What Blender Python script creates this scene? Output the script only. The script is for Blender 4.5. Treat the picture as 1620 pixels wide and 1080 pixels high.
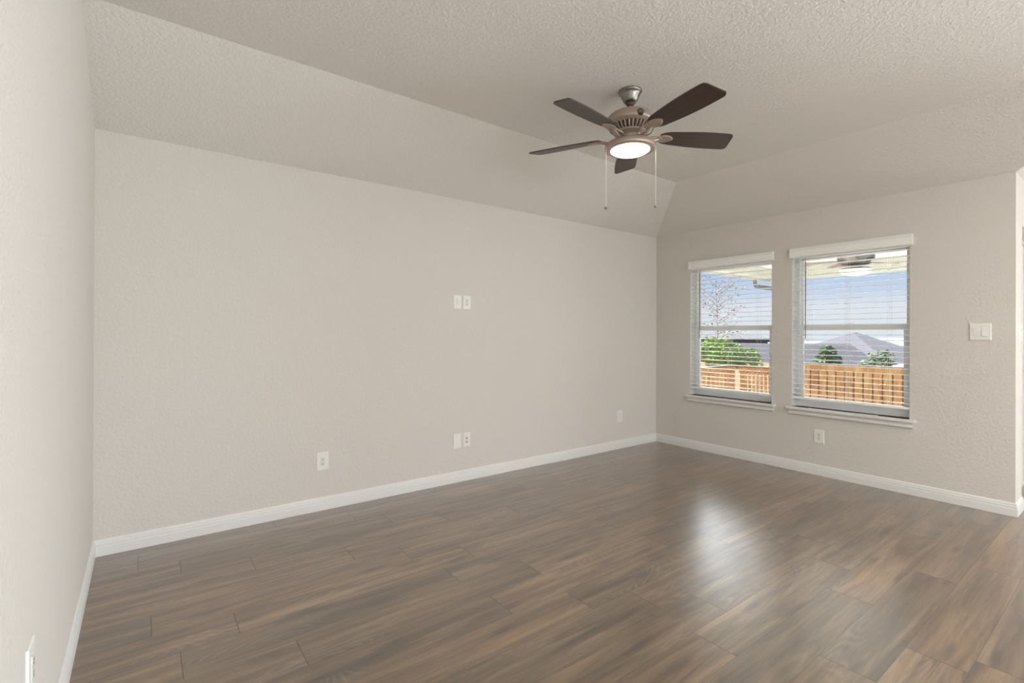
import bpy, bmesh, math, random
from mathutils import Vector, Matrix
for o in list(bpy.data.objects): bpy.data.objects.remove(o)
S = bpy.context.scene
COL = S.collection
R = math.radians
rnd = random.Random(7)

# ------------------------------------------------------------------ camera
cam_d = bpy.data.cameras.new('camera'); cam = bpy.data.objects.new('camera', cam_d); COL.objects.link(cam)
YAW, PIT, ROL = 0.6460318, 0.0016385, 0.0036535
f_ = Vector((math.sin(YAW), math.cos(YAW), 0)); r_ = Vector((math.cos(YAW), -math.sin(YAW), 0)); u_ = Vector((0, 0, 1))
f2 = f_*math.cos(PIT)+u_*math.sin(PIT); u2 = -f_*math.sin(PIT)+u_*math.cos(PIT)
r3 = r_*math.cos(ROL)+u2*math.sin(ROL); u3 = -r_*math.sin(ROL)+u2*math.cos(ROL)
M = Matrix((r3, u3, -f2)).transposed().to_4x4(); M.translation = Vector((0.22322, -3.65541, 1.2793))
cam.matrix_world = M
cam_d.sensor_width = 36; cam_d.lens = 774.39/1620*36; cam_d.shift_y = -13.11/1620
cam_d.clip_start = 0.02; cam_d.clip_end = 6000
S.camera = cam

# ------------------------------------------------------------------ view
S.view_settings.view_transform = 'Standard'; S.view_settings.look = 'None'
S.view_settings.gamma = 1; S.view_settings.use_curve_mapping = False
S.view_settings.exposure = 0.0

# ------------------------------------------------------------------ world: summer sky, white at the horizon
W_ = bpy.data.worlds.new('sky'); S.world = W_; W_.use_nodes = True
nt = W_.node_tree; nt.nodes.clear()
wo = nt.nodes.new('ShaderNodeOutputWorld'); bg = nt.nodes.new('ShaderNodeBackground')
tc = nt.nodes.new('ShaderNodeTexCoord'); sp = nt.nodes.new('ShaderNodeSeparateXYZ'); rp = nt.nodes.new('ShaderNodeValToRGB')
nt.links.new(tc.outputs['Generated'], sp.inputs[0]); nt.links.new(sp.outputs['Z'], rp.inputs[0])
nt.links.new(rp.outputs[0], bg.inputs[0]); nt.links.new(bg.outputs[0], wo.inputs[0])
e = rp.color_ramp.elements
e[0].position = 0.0; e[0].color = (.80, .88, .97, 1); e[1].position = 1.0; e[1].color = (1.3, 1.75, 2.6, 1)
for p_, c_ in ((.012, (.80, .86, .94, 1)), (.05, (.80, .85, .95, 1)), (.075, (.60, .73, .95, 1)), (.12, (.47, .64, .95, 1)), (.24, (1.5, 1.8, 2.3, 1)), (.5, (2.0, 2.35, 2.9, 1))):
    el = rp.color_ramp.elements.new(p_); el.color = c_
bg.inputs[1].default_value = 1.0
# bright sky patch added above the window view to feed the floor glare
def wm(op, a, b=None, c=None):
    q = nt.nodes.new('ShaderNodeMath'); q.operation = op; q.use_clamp = op == 'MULTIPLY_ADD'
    for i, v in enumerate((a, b, c)):
        if v is None: continue
        if isinstance(v, (int, float)): q.inputs[i].default_value = v
        else: nt.links.new(v, q.inputs[i])
    return q.outputs[0]
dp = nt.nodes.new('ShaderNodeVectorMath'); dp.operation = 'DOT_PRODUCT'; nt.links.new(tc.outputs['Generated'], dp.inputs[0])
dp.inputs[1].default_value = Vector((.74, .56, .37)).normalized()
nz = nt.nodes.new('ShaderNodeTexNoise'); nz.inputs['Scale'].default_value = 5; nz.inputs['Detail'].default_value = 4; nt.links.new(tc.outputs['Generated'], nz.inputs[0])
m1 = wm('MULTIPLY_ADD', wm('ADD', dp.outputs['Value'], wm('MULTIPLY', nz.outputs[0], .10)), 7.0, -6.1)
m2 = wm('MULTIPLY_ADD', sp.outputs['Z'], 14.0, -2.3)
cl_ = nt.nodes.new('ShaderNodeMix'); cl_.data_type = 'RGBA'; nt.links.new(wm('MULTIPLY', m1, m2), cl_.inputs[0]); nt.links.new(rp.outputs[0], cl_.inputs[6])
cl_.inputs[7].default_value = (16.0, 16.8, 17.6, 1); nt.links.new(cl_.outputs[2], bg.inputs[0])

def lamp(name, kind, loc, energy, color=(1, 1, 1), **k):
    d = bpy.data.lights.new(name, kind); d.energy = energy; d.color = color
    o = bpy.data.objects.new(name, d); COL.objects.link(o); o.location = loc
    for a, v in k.items():
        if a != 'to': setattr(d, a, v)
    if 'to' in k: o.rotation_euler = Vector(k['to']).to_track_quat('-Z', 'Y').to_euler()
    return o
lamp('sun', 'SUN', (0, 10, 30), 38.0, (1.0, .97, .94), angle=R(0.6), to=(.028, -.80, -.60))
# daylight entering by the nook window, plus an added fill lamp at the front wall
lamp('daylight_nook_window', 'AREA', (7.25, -6.35, 1.25), 560, (.90, .95, 1.0), shape='RECTANGLE', size=2.7, size_y=2.1, to=(-1, .12, 0.22))
lamp('fill_front', 'AREA', (2.9, -8.45, 1.45), 240, (.91, .955, 1.0), shape='RECTANGLE', size=3.4, size_y=1.7, to=(0, .7, 1.6))  # added fill behind the camera, tilted up to brighten the ceiling

# added fill lamps behind the camera, brightening the window wall and ceiling
FILLS = [(.9, -5.2), (2.5, -5.2), (4.1, -5.2), (.9, -7.2), (2.5, -7.2), (4.1, -7.2)]
for cx_, cy_ in FILLS:
    lamp('fill_lamp', 'AREA', (cx_, cy_, 2.738), 24, (1.0, .97, .94), shape='DISK', size=.13, to=(0, 0, -1))

# ------------------------------------------------------------------ helpers
def tag(o, label=None, cat=None, group=None, kind=None):
    if label: o['label'] = label
    if cat: o['category'] = cat
    if group: o['group'] = group
    if kind: o['kind'] = kind
    return o
def obj(name, bm, mat, parent=None, smooth=False):
    me = bpy.data.meshes.new(name)
    bmesh.ops.recalc_face_normals(bm, faces=bm.faces)
    bm.to_mesh(me); bm.free()
    if mat: me.materials.append(mat)
    if smooth:
        for p in me.polygons: p.use_smooth = True
        me.set_sharp_from_angle(angle=R(38))
    o = bpy.data.objects.new(name, me); COL.objects.link(o)
    if parent: o.parent = parent
    return o
def struct(name, bm, mat, parent=None, smooth=False):
    o = obj(name, bm, mat, parent, smooth)
    if parent is None: o['kind'] = 'structure'
    return o
def empty(name, loc=(0, 0, 0), rz=0, parent=None):
    o = bpy.data.objects.new(name, None); COL.objects.link(o); o.location = loc; o.rotation_euler = (0, 0, rz)
    o.empty_display_size = .1
    if parent: o.parent = parent
    return o
def box(bm, a, b, bev=0, rot=None, piv=None):
    a = Vector(a); b = Vector(b); c = (a+b)/2; s = b-a
    m = Matrix.Translation(c) @ Matrix.Diagonal((abs(s.x), abs(s.y), abs(s.z), 1))
    if rot is not None:
        pv = Vector(piv) if piv is not None else c
        m = Matrix.Translation(pv) @ rot.to_4x4() @ Matrix.Translation(-pv) @ m
    r = bmesh.ops.create_cube(bm, size=1, matrix=m)
    if bev:
        es = list({e for v in r['verts'] for e in v.link_edges})
        bmesh.ops.bevel(bm, geom=es, offset=bev, segments=2, profile=.6, affect='EDGES')
    return bm
def B(*boxes, bev=0):
    bm = bmesh.new()
    for a, b in boxes: box(bm, a, b, bev)
    return bm
def lathe(bm, prof, n=48, c=(0, 0, 0), cap=False):
    rings = []
    for r, z in prof:
        if r < 1e-6: rings.append([bm.verts.new((c[0], c[1], c[2]+z))])
        else: rings.append([bm.verts.new((c[0]+r*math.cos(2*math.pi*i/n), c[1]+r*math.sin(2*math.pi*i/n), c[2]+z)) for i in range(n)])
    for A, Bq in zip(rings, rings[1:]):
        for i in range(n):
            j = (i+1) % n
            if len(A) == 1 and len(Bq) == 1: continue
            if len(A) == 1: bm.faces.new((A[0], Bq[i], Bq[j]))
            elif len(Bq) == 1: bm.faces.new((A[i], A[j], Bq[0]))
            else: bm.faces.new((A[i], A[j], Bq[j], Bq[i]))
    return bm
def tube(bm, pts, rad, n=8, radii=None):
    pts = [Vector(p) for p in pts]; rings = []
    for i, p in enumerate(pts):
        d = (pts[min(i+1, len(pts)-1)]-pts[max(i-1, 0)]).normalized()
        a = d.orthogonal().normalized() if i == 0 else (prev - d*prev.dot(d)).normalized()
        prev = a; b = d.cross(a); rr = radii[i] if radii else rad
        rings.append([bm.verts.new(p+(a*math.cos(2*math.pi*k/n)+b*math.sin(2*math.pi*k/n))*rr) for k in range(n)])
    for A, Bq in zip(rings, rings[1:]):
        for k in range(n): bm.faces.new((A[k], A[(k+1) % n], Bq[(k+1) % n], Bq[k]))
    bm.faces.new(rings[0][::-1]); bm.faces.new(rings[-1])
    return bm
def prism(bm, poly, ax, t0, t1):
    """poly: 2-D outline, extruded from t0 to t1 along axis ax (0 x, 1 y, 2 z)"""
    def P(q, t):
        q = list(q); q.insert(ax, t); return bm.verts.new(q)
    A = [P(q, t0) for q in poly]; Bq = [P(q, t1) for q in poly]; n = len(poly)
    bm.faces.new(A); bm.faces.new(Bq[::-1])
    for i in range(n): bm.faces.new((A[i], A[(i+1) % n], Bq[(i+1) % n], Bq[i]))
    return bm
def slab(bm, ax, p0, p1, us, vs, holes):
    """wall slab normal to ax from p0 to p1; us/vs grid lines, holes a list of (u0,u1,v0,v1)"""
    us = sorted(set(us+[h for q in holes for h in q[:2]])); vs = sorted(set(vs+[h for q in holes for h in q[2:]]))
    def solid(i, j):
        if not (0 <= i < len(us)-1 and 0 <= j < len(vs)-1): return False
        cu = (us[i]+us[i+1])/2; cv = (vs[j]+vs[j+1])/2
        return not any(h[0] < cu < h[1] and h[2] < cv < h[3] for h in holes)
    cache = {}
    def V(p, u, v):
        k = (p, round(u, 5), round(v, 5))
        if k not in cache:
            q = [u, v]; q.insert(ax, p); cache[k] = bm.verts.new(q)
        return cache[k]
    for i in range(len(us)-1):
        for j in range(len(vs)-1):
            if not solid(i, j): continue
            a, b, c, d = us[i], us[i+1], vs[j], vs[j+1]
            for p in (p0, p1): bm.faces.new((V(p, a, c), V(p, b, c), V(p, b, d), V(p, a, d)))
            if not solid(i-1, j): bm.faces.new((V(p0, a, c), V(p0, a, d), V(p1, a, d), V(p1, a, c)))
            if not solid(i+1, j): bm.faces.new((V(p0, b, c), V(p0, b, d), V(p1, b, d), V(p1, b, c)))
            if not solid(i, j-1): bm.faces.new((V(p0, a, c), V(p0, b, c), V(p1, b, c), V(p1, a, c)))
            if not solid(i, j+1): bm.faces.new((V(p0, a, d), V(p0, b, d), V(p1, b, d), V(p1, a, d)))
    return bm

# ------------------------------------------------------------------ materials
def lin(r, g, b):
    f = lambda c: (c/255/12.92) if c/255 <= .04045 else ((c/255+.055)/1.055)**2.4
    return (f(r), f(g), f(b), 1)
class NM:
    def __init__(s, name):
        s.m = bpy.data.materials.new(name); s.m.use_nodes = True; s.t = s.m.node_tree; s.t.nodes.clear()
        s.out = s.n('ShaderNodeOutputMaterial')
    def n(s, k, **kw):
        q = s.t.nodes.new(k)
        for a, v in kw.items():
            if a.startswith('i_'): q.inputs[a[2:].replace('_', ' ')].default_value = v
            else: setattr(q, a, v)
        return q
    def l(s, a, b): s.t.links.new(a, b)
    def math(s, op, a, b=None, c=None, clamp=False):
        q = s.n('ShaderNodeMath', operation=op); q.use_clamp = clamp
        for i, v in enumerate((a, b, c)):
            if v is None: continue
            if isinstance(v, (int, float)): q.inputs[i].default_value = v
            else: s.l(v, q.inputs[i])
        return q.outputs[0]
    def mix(s, fac, a, b, mode='MIX'):
        q = s.n('ShaderNodeMix', data_type='RGBA', blend_type=mode)
        for i, v in ((0, fac), (6, a), (7, b)):
            if isinstance(v, (int, float, tuple)): q.inputs[i].default_value = v
            else: s.l(v, q.inputs[i])
        return q.outputs[2]
    def ramp(s, fac, stops):
        q = s.n('ShaderNodeValToRGB'); el = q.color_ramp.elements
        el[0].position, el[0].color = stops[0]; el[1].position, el[1].color = stops[-1]
        for p, c in stops[1:-1]:
            x = el.new(p); x.color = c
        s.l(fac, q.inputs[0]); return q.outputs[0]
def pbr(name, color, rough=.5, metal=0, spec=.5, bump=None, var=0, vscale=8, emis=None, es=0, coord='Object', **kw):
    m = NM(name); b = m.n('ShaderNodeBsdfPrincipled'); m.l(b.outputs[0], m.out.inputs[0])
    c = lin(*color) if max(color) > 1.5 else (*color, 1)
    b.inputs['Base Color'].default_value = c; b.inputs['Roughness'].default_value = rough; b.inputs['Metallic'].default_value = metal
    b.inputs['Specular IOR Level'].default_value = spec
    co = m.n('ShaderNodeTexCoord').outputs[coord]
    if var:
        n = m.n('ShaderNodeTexNoise', i_Scale=vscale, i_Detail=4.0); m.l(co, n.inputs['Vector'])
        m.l(m.mix(m.math('MULTIPLY', n.outputs[0], 1.0), tuple(x*(1-var) for x in c[:3])+(1,), tuple(min(1, x*(1+var)) for x in c[:3])+(1,)), b.inputs['Base Color'])
    if bump:
        sc, st, dist = bump
        n = m.n('ShaderNodeTexNoise', i_Scale=sc, i_Detail=3.0, i_Roughness=.55); m.l(co, n.inputs['Vector'])
        bp = m.n('ShaderNodeBump', i_Strength=st, i_Distance=dist); m.l(n.outputs[0], bp.inputs['Height']); m.l(bp.outputs[0], b.inputs['Normal'])
    if emis:
        b.inputs['Emission Color'].default_value = (*emis, 1); b.inputs['Emission Strength'].default_value = es
    return m.m

def mat_wall(name, col, scale, dist, ridge=False):
    m = NM(name); b = m.n('ShaderNodeBsdfPrincipled', i_Roughness=.85); b.inputs['Specular IOR Level'].default_value = .25
    m.l(b.outputs[0], m.out.inputs[0]); b.inputs['Base Color'].default_value = lin(*col)
    co = m.n('ShaderNodeTexCoord').outputs['Object']
    n1 = m.n('ShaderNodeTexNoise', i_Scale=scale, i_Detail=2.5, i_Roughness=.5, i_Distortion=.6); m.l(co, n1.inputs['Vector'])
    h = m.ramp(n1.outputs[0], [(.40, (0, 0, 0, 1)), (.52, (.55, .55, .55, 1)), (.66, (1, 1, 1, 1))])
    bp = m.n('ShaderNodeBump', i_Strength=.75, i_Distance=dist); m.l(h, bp.inputs['Height']); m.l(bp.outputs[0], b.inputs['Normal'])
    return m.m
M_wall = mat_wall('wall_paint_greige', (214, 209, 202), 55, .0016)
M_ceil = mat_wall('ceiling_paint_textured', (226, 222, 216), 55, .0019)
M_trim = pbr('trim_white_semigloss', (226, 226, 223), rough=.38)
M_plast = pbr('white_plastic', (232, 231, 226), rough=.35)
M_plast_dev = pbr('white_plastic_device', (222, 221, 214), rough=.3)
M_slot = pbr('slot_dark', (60, 57, 54), rough=.6)
M_vinyl = pbr('white_vinyl', (242, 243, 244), rough=.4)
M_slat = pbr('blind_white', (242, 242, 238), rough=.42)
M_cord = pbr('cord_white', (225, 224, 218), rough=.8)
M_wand = pbr('wand_grey', (120, 116, 114), rough=.3)
M_nickel = pbr('brushed_nickel', (138, 135, 130), rough=.33, metal=1)
M_rod = pbr('rod_metal', (120, 108, 98), rough=.4, metal=.8)
M_fan = pbr('fan_taupe_bronze', (170, 154, 142), rough=.36, metal=.4, var=.08, vscale=60)
M_fandark = pbr('fan_recess_dark', (92, 76, 66), rough=.6)
M_logo = pbr('medallion_dark', (70, 62, 56), rough=.4, metal=.5)
M_chain = pbr('chain_silver', (225, 215, 200), rough=.35, metal=.3)
M_ball = pbr('pull_ball_grey', (150, 146, 140), rough=.3, metal=.7)
M_bowl = pbr('lit_frosted_glass', (250, 244, 232), rough=.4, emis=(1.0, .90, .72), es=8.0)
M_conc = pbr('concrete_pale', (218, 217, 212), rough=.9, var=.06, bump=(40, .3, .004))
M_soffit = pbr('patio_soffit_cream', (216, 213, 203), rough=.8)
M_beam = pbr('patio_beam_cream', (176, 174, 164), rough=.75)
M_gutter = pbr('downspout_grey', (84, 88, 92), rough=.5)
M_dbronze = pbr('patio_fan_pewter', (108, 106, 110), rough=.5, metal=.1)
M_bladep = pbr('patio_fan_blade_brown', (112, 98, 88), rough=.5)
M_opal = pbr('opal_glass', (206, 208, 204), rough=.3)
M_grass = pbr('grass', (58, 68, 34), rough=.95, var=.3, vscale=.4)
M_hills = pbr('hazed_hills', (70, 84, 104), rough=1, var=.1, vscale=.004)  # blue air haze put into the base colour
M_leaf = pbr('leaf_green', (104, 126, 58), rough=.8, spec=.1, var=.45, vscale=3)
M_leafd = pbr('leaf_dull', (78, 94, 64), rough=.8, spec=.1, var=.4, vscale=3)
M_leafr = pbr('leaf_rusty', (96, 76, 60), rough=.7, var=.3, vscale=3)
M_bark = pbr('bark', (110, 98, 86), rough=.9, var=.2, vscale=20)
M_shing = [pbr('shingles_grey_%s' % k, c, rough=.95, var=.12, vscale=6) for k, c in (('slate', (56, 55, 61)), ('warm', (68, 66, 67)), ('dark', (42, 42, 47)))]
M_siding = pbr('house_siding', (76, 74, 71), rough=.9)
M_stucco = pbr('outer_stucco', (200, 192, 176), rough=.95)

def mat_glass():
    m = NM('window_glass'); tr = m.n('ShaderNodeBsdfTransparent'); gl = m.n('ShaderNodeBsdfGlossy', i_Roughness=.0)
    tr.inputs[0].default_value = (.97, .98, .98, 1); fr = m.n('ShaderNodeFresnel', i_IOR=1.45); mx = m.n('ShaderNodeMixShader')
    m.l(fr.outputs[0], mx.inputs[0]); m.l(tr.outputs[0], mx.inputs[1]); m.l(gl.outputs[0], mx.inputs[2]); m.l(mx.outputs[0], m.out.inputs[0])
    return m.m
M_glass = mat_glass()

def mat_wood(name, stops, sx, rough, spec=.5, bumpd=.0006, coord='Object'):
    """straight grained timber; sx: scale triple for the stretched noise"""
    m = NM(name); b = m.n('ShaderNodeBsdfPrincipled', i_Roughness=rough); m.l(b.outputs[0], m.out.inputs[0]); b.inputs['Specular IOR Level'].default_value = spec
    co = m.n('ShaderNodeTexCoord').outputs[coord]; mp = m.n('ShaderNodeMapping'); mp.inputs['Scale'].default_value = sx; m.l(co, mp.inputs[0])
    n = m.n('ShaderNodeTexNoise', i_Scale=1.0, i_Detail=5.0, i_Roughness=.6, i_Distortion=.5); m.l(mp.outputs[0], n.inputs['Vector'])
    m.l(m.ramp(n.outputs[0], stops), b.inputs['Base Color'])
    bp = m.n('ShaderNodeBump', i_Strength=.4, i_Distance=bumpd); m.l(n.outputs[0], bp.inputs['Height']); m.l(bp.outputs[0], b.inputs['Normal'])
    return m.m
M_blade = mat_wood('blade_walnut', [(.3, lin(48, 34, 27)), (.7, lin(74, 54, 44))], (3, 60, 60), .38)
M_cedar = mat_wood('cedar_fence', [(.3, lin(166, 108, 62)), (.5, lin(196, 138, 84)), (.72, lin(218, 170, 112))], (9, 9, 2.2), .8, .2)
M_cedarp = mat_wood('cedar_fence_pale', [(.3, lin(118, 92, 60)), (.7, lin(136, 114, 84))], (9, 9, 2.2), .8, .2)
M_cap = mat_wood('fence_cap_weathered', [(.3, lin(100, 85, 72)), (.7, lin(118, 104, 90))], (9, 2, 9), .8, .2)

def mat_floor():
    m = NM('laminate_oak_planks'); b = m.n('ShaderNodeBsdfPrincipled'); m.l(b.outputs[0], m.out.inputs[0])
    uv = m.n('ShaderNodeUVMap', uv_map='plank'); at = m.n('ShaderNodeAttribute', attribute_name='plank_rand')
    sx = m.n('ShaderNodeSeparateXYZ'); m.l(uv.outputs[0], sx.inputs[0]); u, v = sx.outputs[0], sx.outputs[1]
    sc = m.n('ShaderNodeSeparateColor'); m.l(at.outputs['Color'], sc.inputs[0]); ra, rb, rc = sc.outputs
    def coords(ku, kv, off=1.0):
        c = m.n('ShaderNodeCombineXYZ'); m.l(m.math('ADD', m.math('MULTIPLY', u, ku), m.math('MULTIPLY', ra, 37*off)), c.inputs[0])
        m.l(m.math('ADD', m.math('MULTIPLY', v, kv), m.math('MULTIPLY', rb, 53*off)), c.inputs[1]); m.l(m.math('MULTIPLY', rc, 29*off), c.inputs[2]); return c.outputs[0]
    # broad cloudy streaks running along the plank
    n1 = m.n('ShaderNodeTexNoise', i_Scale=1.0, i_Detail=7.0, i_Roughness=.66, i_Distortion=.6); m.l(coords(1.3, 19), n1.inputs['Vector'])
    # fine fibres
    n2 = m.n('ShaderNodeTexNoise', i_Scale=1.0, i_Detail=3.0, i_Roughness=.6); m.l(coords(9, 190, 2), n2.inputs['Vector'])
    # cathedral arches: bands of a stretched, distorted field
    n3 = m.n('ShaderNodeTexNoise', i_Scale=1.0, i_Detail=1.0, i_Roughness=.35, i_Distortion=.15); m.l(coords(.9, 6.5, 3), n3.inputs['Vector'])
    band = m.math('ABSOLUTE', m.math('SINE', m.math('MULTIPLY', n3.outputs[0], 130.0)))
    n4 = m.n('ShaderNodeTexNoise', i_Scale=1.0, i_Detail=2.0); m.l(coords(1.4, 5, 5), n4.inputs['Vector'])
    bmask = m.math('MULTIPLY', m.ramp(n4.outputs[0], [(.50, (0, 0, 0, 1)), (.62, (1, 1, 1, 1))]), m.math('SUBTRACT', 1.0, band))
    # knots
    vo = m.n('ShaderNodeTexVoronoi', i_Scale=1.0, i_Randomness=1.0, voronoi_dimensions='2D'); m.l(coords(1.5, 7.0, 7), vo.inputs['Vector'])
    knot = m.ramp(vo.outputs['Distance'], [(.02, (1, 1, 1, 1)), (.08, (.7, .7, .7, 1)), (.17, (0, 0, 0, 1))])
    base = m.ramp(n1.outputs[0], [(.30, lin(66, 51, 38)), (.43, lin(100, 79, 59)), (.56, lin(136, 110, 82)), (.70, lin(168, 140, 106))])
    tint = m.mix(ra, (.76, .78, .81, 1), (1.10, 1.05, .97, 1))
    base = m.mix(1.0, base, tint, 'MULTIPLY')
    warm = m.mix(rc, (.98, 1.0, 1.0, 1), (1.03, .99, .95, 1))
    base = m.mix(1.0, base, warm, 'MULTIPLY')
    base = m.mix(m.math('MULTIPLY', n2.outputs[0], .45), base, lin(76, 63, 53))
    base = m.mix(m.math('MULTIPLY', bmask, .26), base, lin(176, 160, 144))
    base = m.mix(m.math('MULTIPLY', knot, .75), base, lin(58, 48, 42))
    # seams: long edges thin, butt joints a little wider
    lu = m.n('ShaderNodeAttribute', attribute_name='plank_len'); LEN = lu.outputs['Fac']
    du = m.math('MINIMUM', u, m.math('SUBTRACT', LEN, u)); dv = m.math('MINIMUM', v, m.math('SUBTRACT', .1925, v))
    su = m.math('LESS_THAN', du, .0016); sv = m.math('LESS_THAN', dv, .0010)
    seam = m.math('MAXIMUM', m.math('MULTIPLY', su, .95), m.math('MULTIPLY', sv, .75))
    base = m.mix(seam, base, lin(50, 40, 33)); m.l(base, b.inputs['Base Color'])
    rg = m.math('ADD', .26, m.math('MULTIPLY', n2.outputs[0], .12)); m.l(m.math('ADD', rg, m.math('MULTIPLY', seam, .4)), b.inputs['Roughness'])
    b.inputs['Specular IOR Level'].default_value = .8
    b.inputs['Coat Weight'].default_value = 1.0; b.inputs['Coat IOR'].default_value = 1.72; b.inputs['Coat Roughness'].default_value = .29
    hh = m.math('SUBTRACT', m.math('ADD', m.math('MULTIPLY', n2.outputs[0], .35), m.math('MULTIPLY', bmask, -.5)), m.math('MULTIPLY', seam, 2.0))
    bp = m.n('ShaderNodeBump', i_Strength=.5, i_Distance=.0006); m.l(hh, bp.inputs['Height']); m.l(bp.outputs[0], b.inputs['Normal'])
    return m.m
M_floor = mat_floor()

# ------------------------------------------------------------------ room constants
L = 5.152; WY = -3.036; H = 2.44; HC = 2.76; D1 = .809; D2 = .791; T = .16
XN = 6.95; YF = -8.2         # far wall of the nook, front wall behind the camera
W1 = (-1.357, -.456); W2 = (-2.440, -1.541); WZ = (.605, 2.05)
DX = (5.41, 6.33)            # patio door opening in the return wall

# floor: planks with their true joints
bm = bmesh.new(); uvl = bm.loops.layers.uv.new('plank'); cl = bm.loops.layers.float_color.new('plank_rand'); ll = bm.faces.layers.float.new('plank_len')
PW, PL = .1925, 1.190
J = {0: .206, 1: .392, 2: .716, 3: 1.188, 4: .257, 5: .559, 6: .348, 7: .738, 8: .390, 9: .715, 10: .970, 11: .005+1.19*.0, 12: .925, 13: .613, 14: .009, 15: .348, -1: .93}
prn = random.Random(21)
k = -1
while True:
    y1 = -.137-PW*k; y0 = y1-PW
    if y1 < YF: break
    off = J.get(k, prn.random()*PL); x = off-PL
    if k == 14: off = 2.389-2*PL; x = off-PL
    if k == 11: off = 2.385-2*PL; x = off-PL
    while x < XN:
        xa, xb = max(x, 0), min(x+PL, XN); ya, yb = max(y0, YF), min(y1, 0)
        cr = (prn.random(), prn.random(), prn.random(), 1)
        if xb > xa+1e-4 and yb > ya+1e-4:
            fc = bm.faces.new([bm.verts.new(q) for q in ((xa, ya, 0), (xb, ya, 0), (xb, yb, 0), (xa, yb, 0))]); fc[ll] = PL
            for lp in fc.loops:
                lp[uvl].uv = (lp.vert.co.x-x, lp.vert.co.y-y0); lp[cl] = cr
        x += PL
    k += 1
me = bpy.data.meshes.new('floor'); bm.to_mesh(me); bm.free(); me.materials.append(M_floor)
fl = bpy.data.objects.new('floor', me); COL.objects.link(fl); fl['kind'] = 'structure'
struct('subfloor', B(((-T, YF-T, -.14), (XN+T, WY, -.004)), ((-T, WY, -.14), (L+T, T, -.004))), M_conc)

# walls
bm = prism(bmesh.new(), [(0, -.1), (0, H), (-D1, HC), (YF, HC), (YF, -.1)], 0, -T, 0); struct('wall_left', bm, M_wall)
bm = prism(bmesh.new(), [(-T, -.1), (L+T, -.1), (L+T, H+.08), (-T, H+.08)], 1, 0, T); struct('wall_back', bm, M_wall)
bm = slab(bmesh.new(), 0, L, L+T, [WY, -.0005], [-.1, H], [(*W1, *WZ), (*W2, *WZ)]); struct('wall_right', bm, M_wall)
bm = slab(bmesh.new(), 1, WY, WY+T, [L+T, XN], [-.1, H], [(*DX, -.1, 2.09)]); struct('wall_return', bm, M_wall)
NW = (-7.75, -5.05)
bm = slab(bmesh.new(), 0, XN, XN+T, [YF, WY], [-.1, HC], [(*NW, .25, 2.2)]); struct('wall_nook', bm, M_wall)
bm = slab(bmesh.new(), 1, YF-T, YF, [-T, XN+T], [-.1, HC], [(1.2, 4.6, .6, 2.3)]); struct('wall_front', bm, M_wall)
# ceiling with its sloped margins, hip at the back corner and valley over the outside corner
bm = bmesh.new(); V = lambda *q: bm.verts.new(q)
fd = .79; 
a0 = V(0, 0, H); a1 = V(L, 0, H); a2 = V(L, WY, H); a3 = V(XN, WY, H)
b0 = V(0, -D1, HC); b1 = V(L-D2, -D1, HC); b2 = V(L-D2, WY-D2, HC); b3 = V(XN, WY-D2, HC); c0 = V(0, YF, HC); c1 = V(XN, YF, HC); cm = V(L-D2, YF, HC)
for q in ((a0, a1, b1, b0), (a1, a2, b2, b1), (a2, a3, b3, b2), (b0, b1, b2, cm, c0), (b2, b3, c1, cm)): bm.faces.new(q)
top = {v: bm.verts.new(v.co+Vector((0, 0, .12))) for v in list(bm.verts)}
for fc in list(bm.faces): bm.faces.new([top[v] for v in reversed(fc.verts)])
for ed in [e_ for e_ in bm.edges if e_.is_boundary and e_.verts[0] in top and e_.verts[1] in top]:
    x_, y_ = ed.verts; bm.faces.new((x_, y_, top[y_], top[x_]))
struct('ceiling', bm, M_ceil)

for cx_, cy_ in FILLS:  # trim rings dressing the added fill lamps
    t_ = tag(empty('fill_lamp_trim', (cx_, cy_, HC)), 'small white round trim of an added fill lamp behind the camera', 'ceiling light', 'added fill lamps')
    obj('trim_ring', lathe(bmesh.new(), [(.070, -.0005), (.098, -.0005), (.098, -.006), (.092, -.010), (.074, -.008), (.070, -.0005)], 32), M_trim, t_, True)
# baseboards (moulded profile, mitred)
BP = [(0, 0), (.0135, 0), (.0135, .052), (.0115, .056), (.0115, .070), (.0085, .076), (.0085, .084), (.005, .092), (0, .095)]
def base(name, p, q, nrm, m0, m1):
    """runs from p to q along a wall whose room-side normal is nrm; m0/m1: -1 inside corner, +1 outside corner, 0 square"""
    p = Vector((*p, 0)); q = Vector((*q, 0)); d = (q-p).normalized(); n = Vector((*nrm, 0)); bm = bmesh.new(); rows = []
    for t, m, s in ((p, m0, -1), (q, m1, 1)):
        rows.append([bm.verts.new(t + d*(s*m*a) + n*a + Vector((0, 0, z+.001))) for a, z in BP])
    k = len(BP)
    for i in range(k): bm.faces.new((rows[0][i], rows[0][(i+1) % k], rows[1][(i+1) % k], rows[1][i]))
    bm.faces.new(rows[0]); bm.faces.new(rows[1][::-1]); return struct(name, bm, M_trim)
base('baseboard_back', (0, 0), (L, 0), (0, -1), -1, -1)
base('baseboard_left', (0, YF), (0, 0), (1, 0), -1, -1)
base('baseboard_right', (L, 0), (L, WY), (-1, 0), -1, 1)
base('baseboard_return', (L, WY), (DX[0], WY), (0, -1), 1, 0)
base('baseboard_nook', (XN, WY), (XN, YF), (-1, 0), -1, -1)
base('baseboard_front', (0, YF), (XN, YF), (0, 1), -1, -1)

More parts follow.
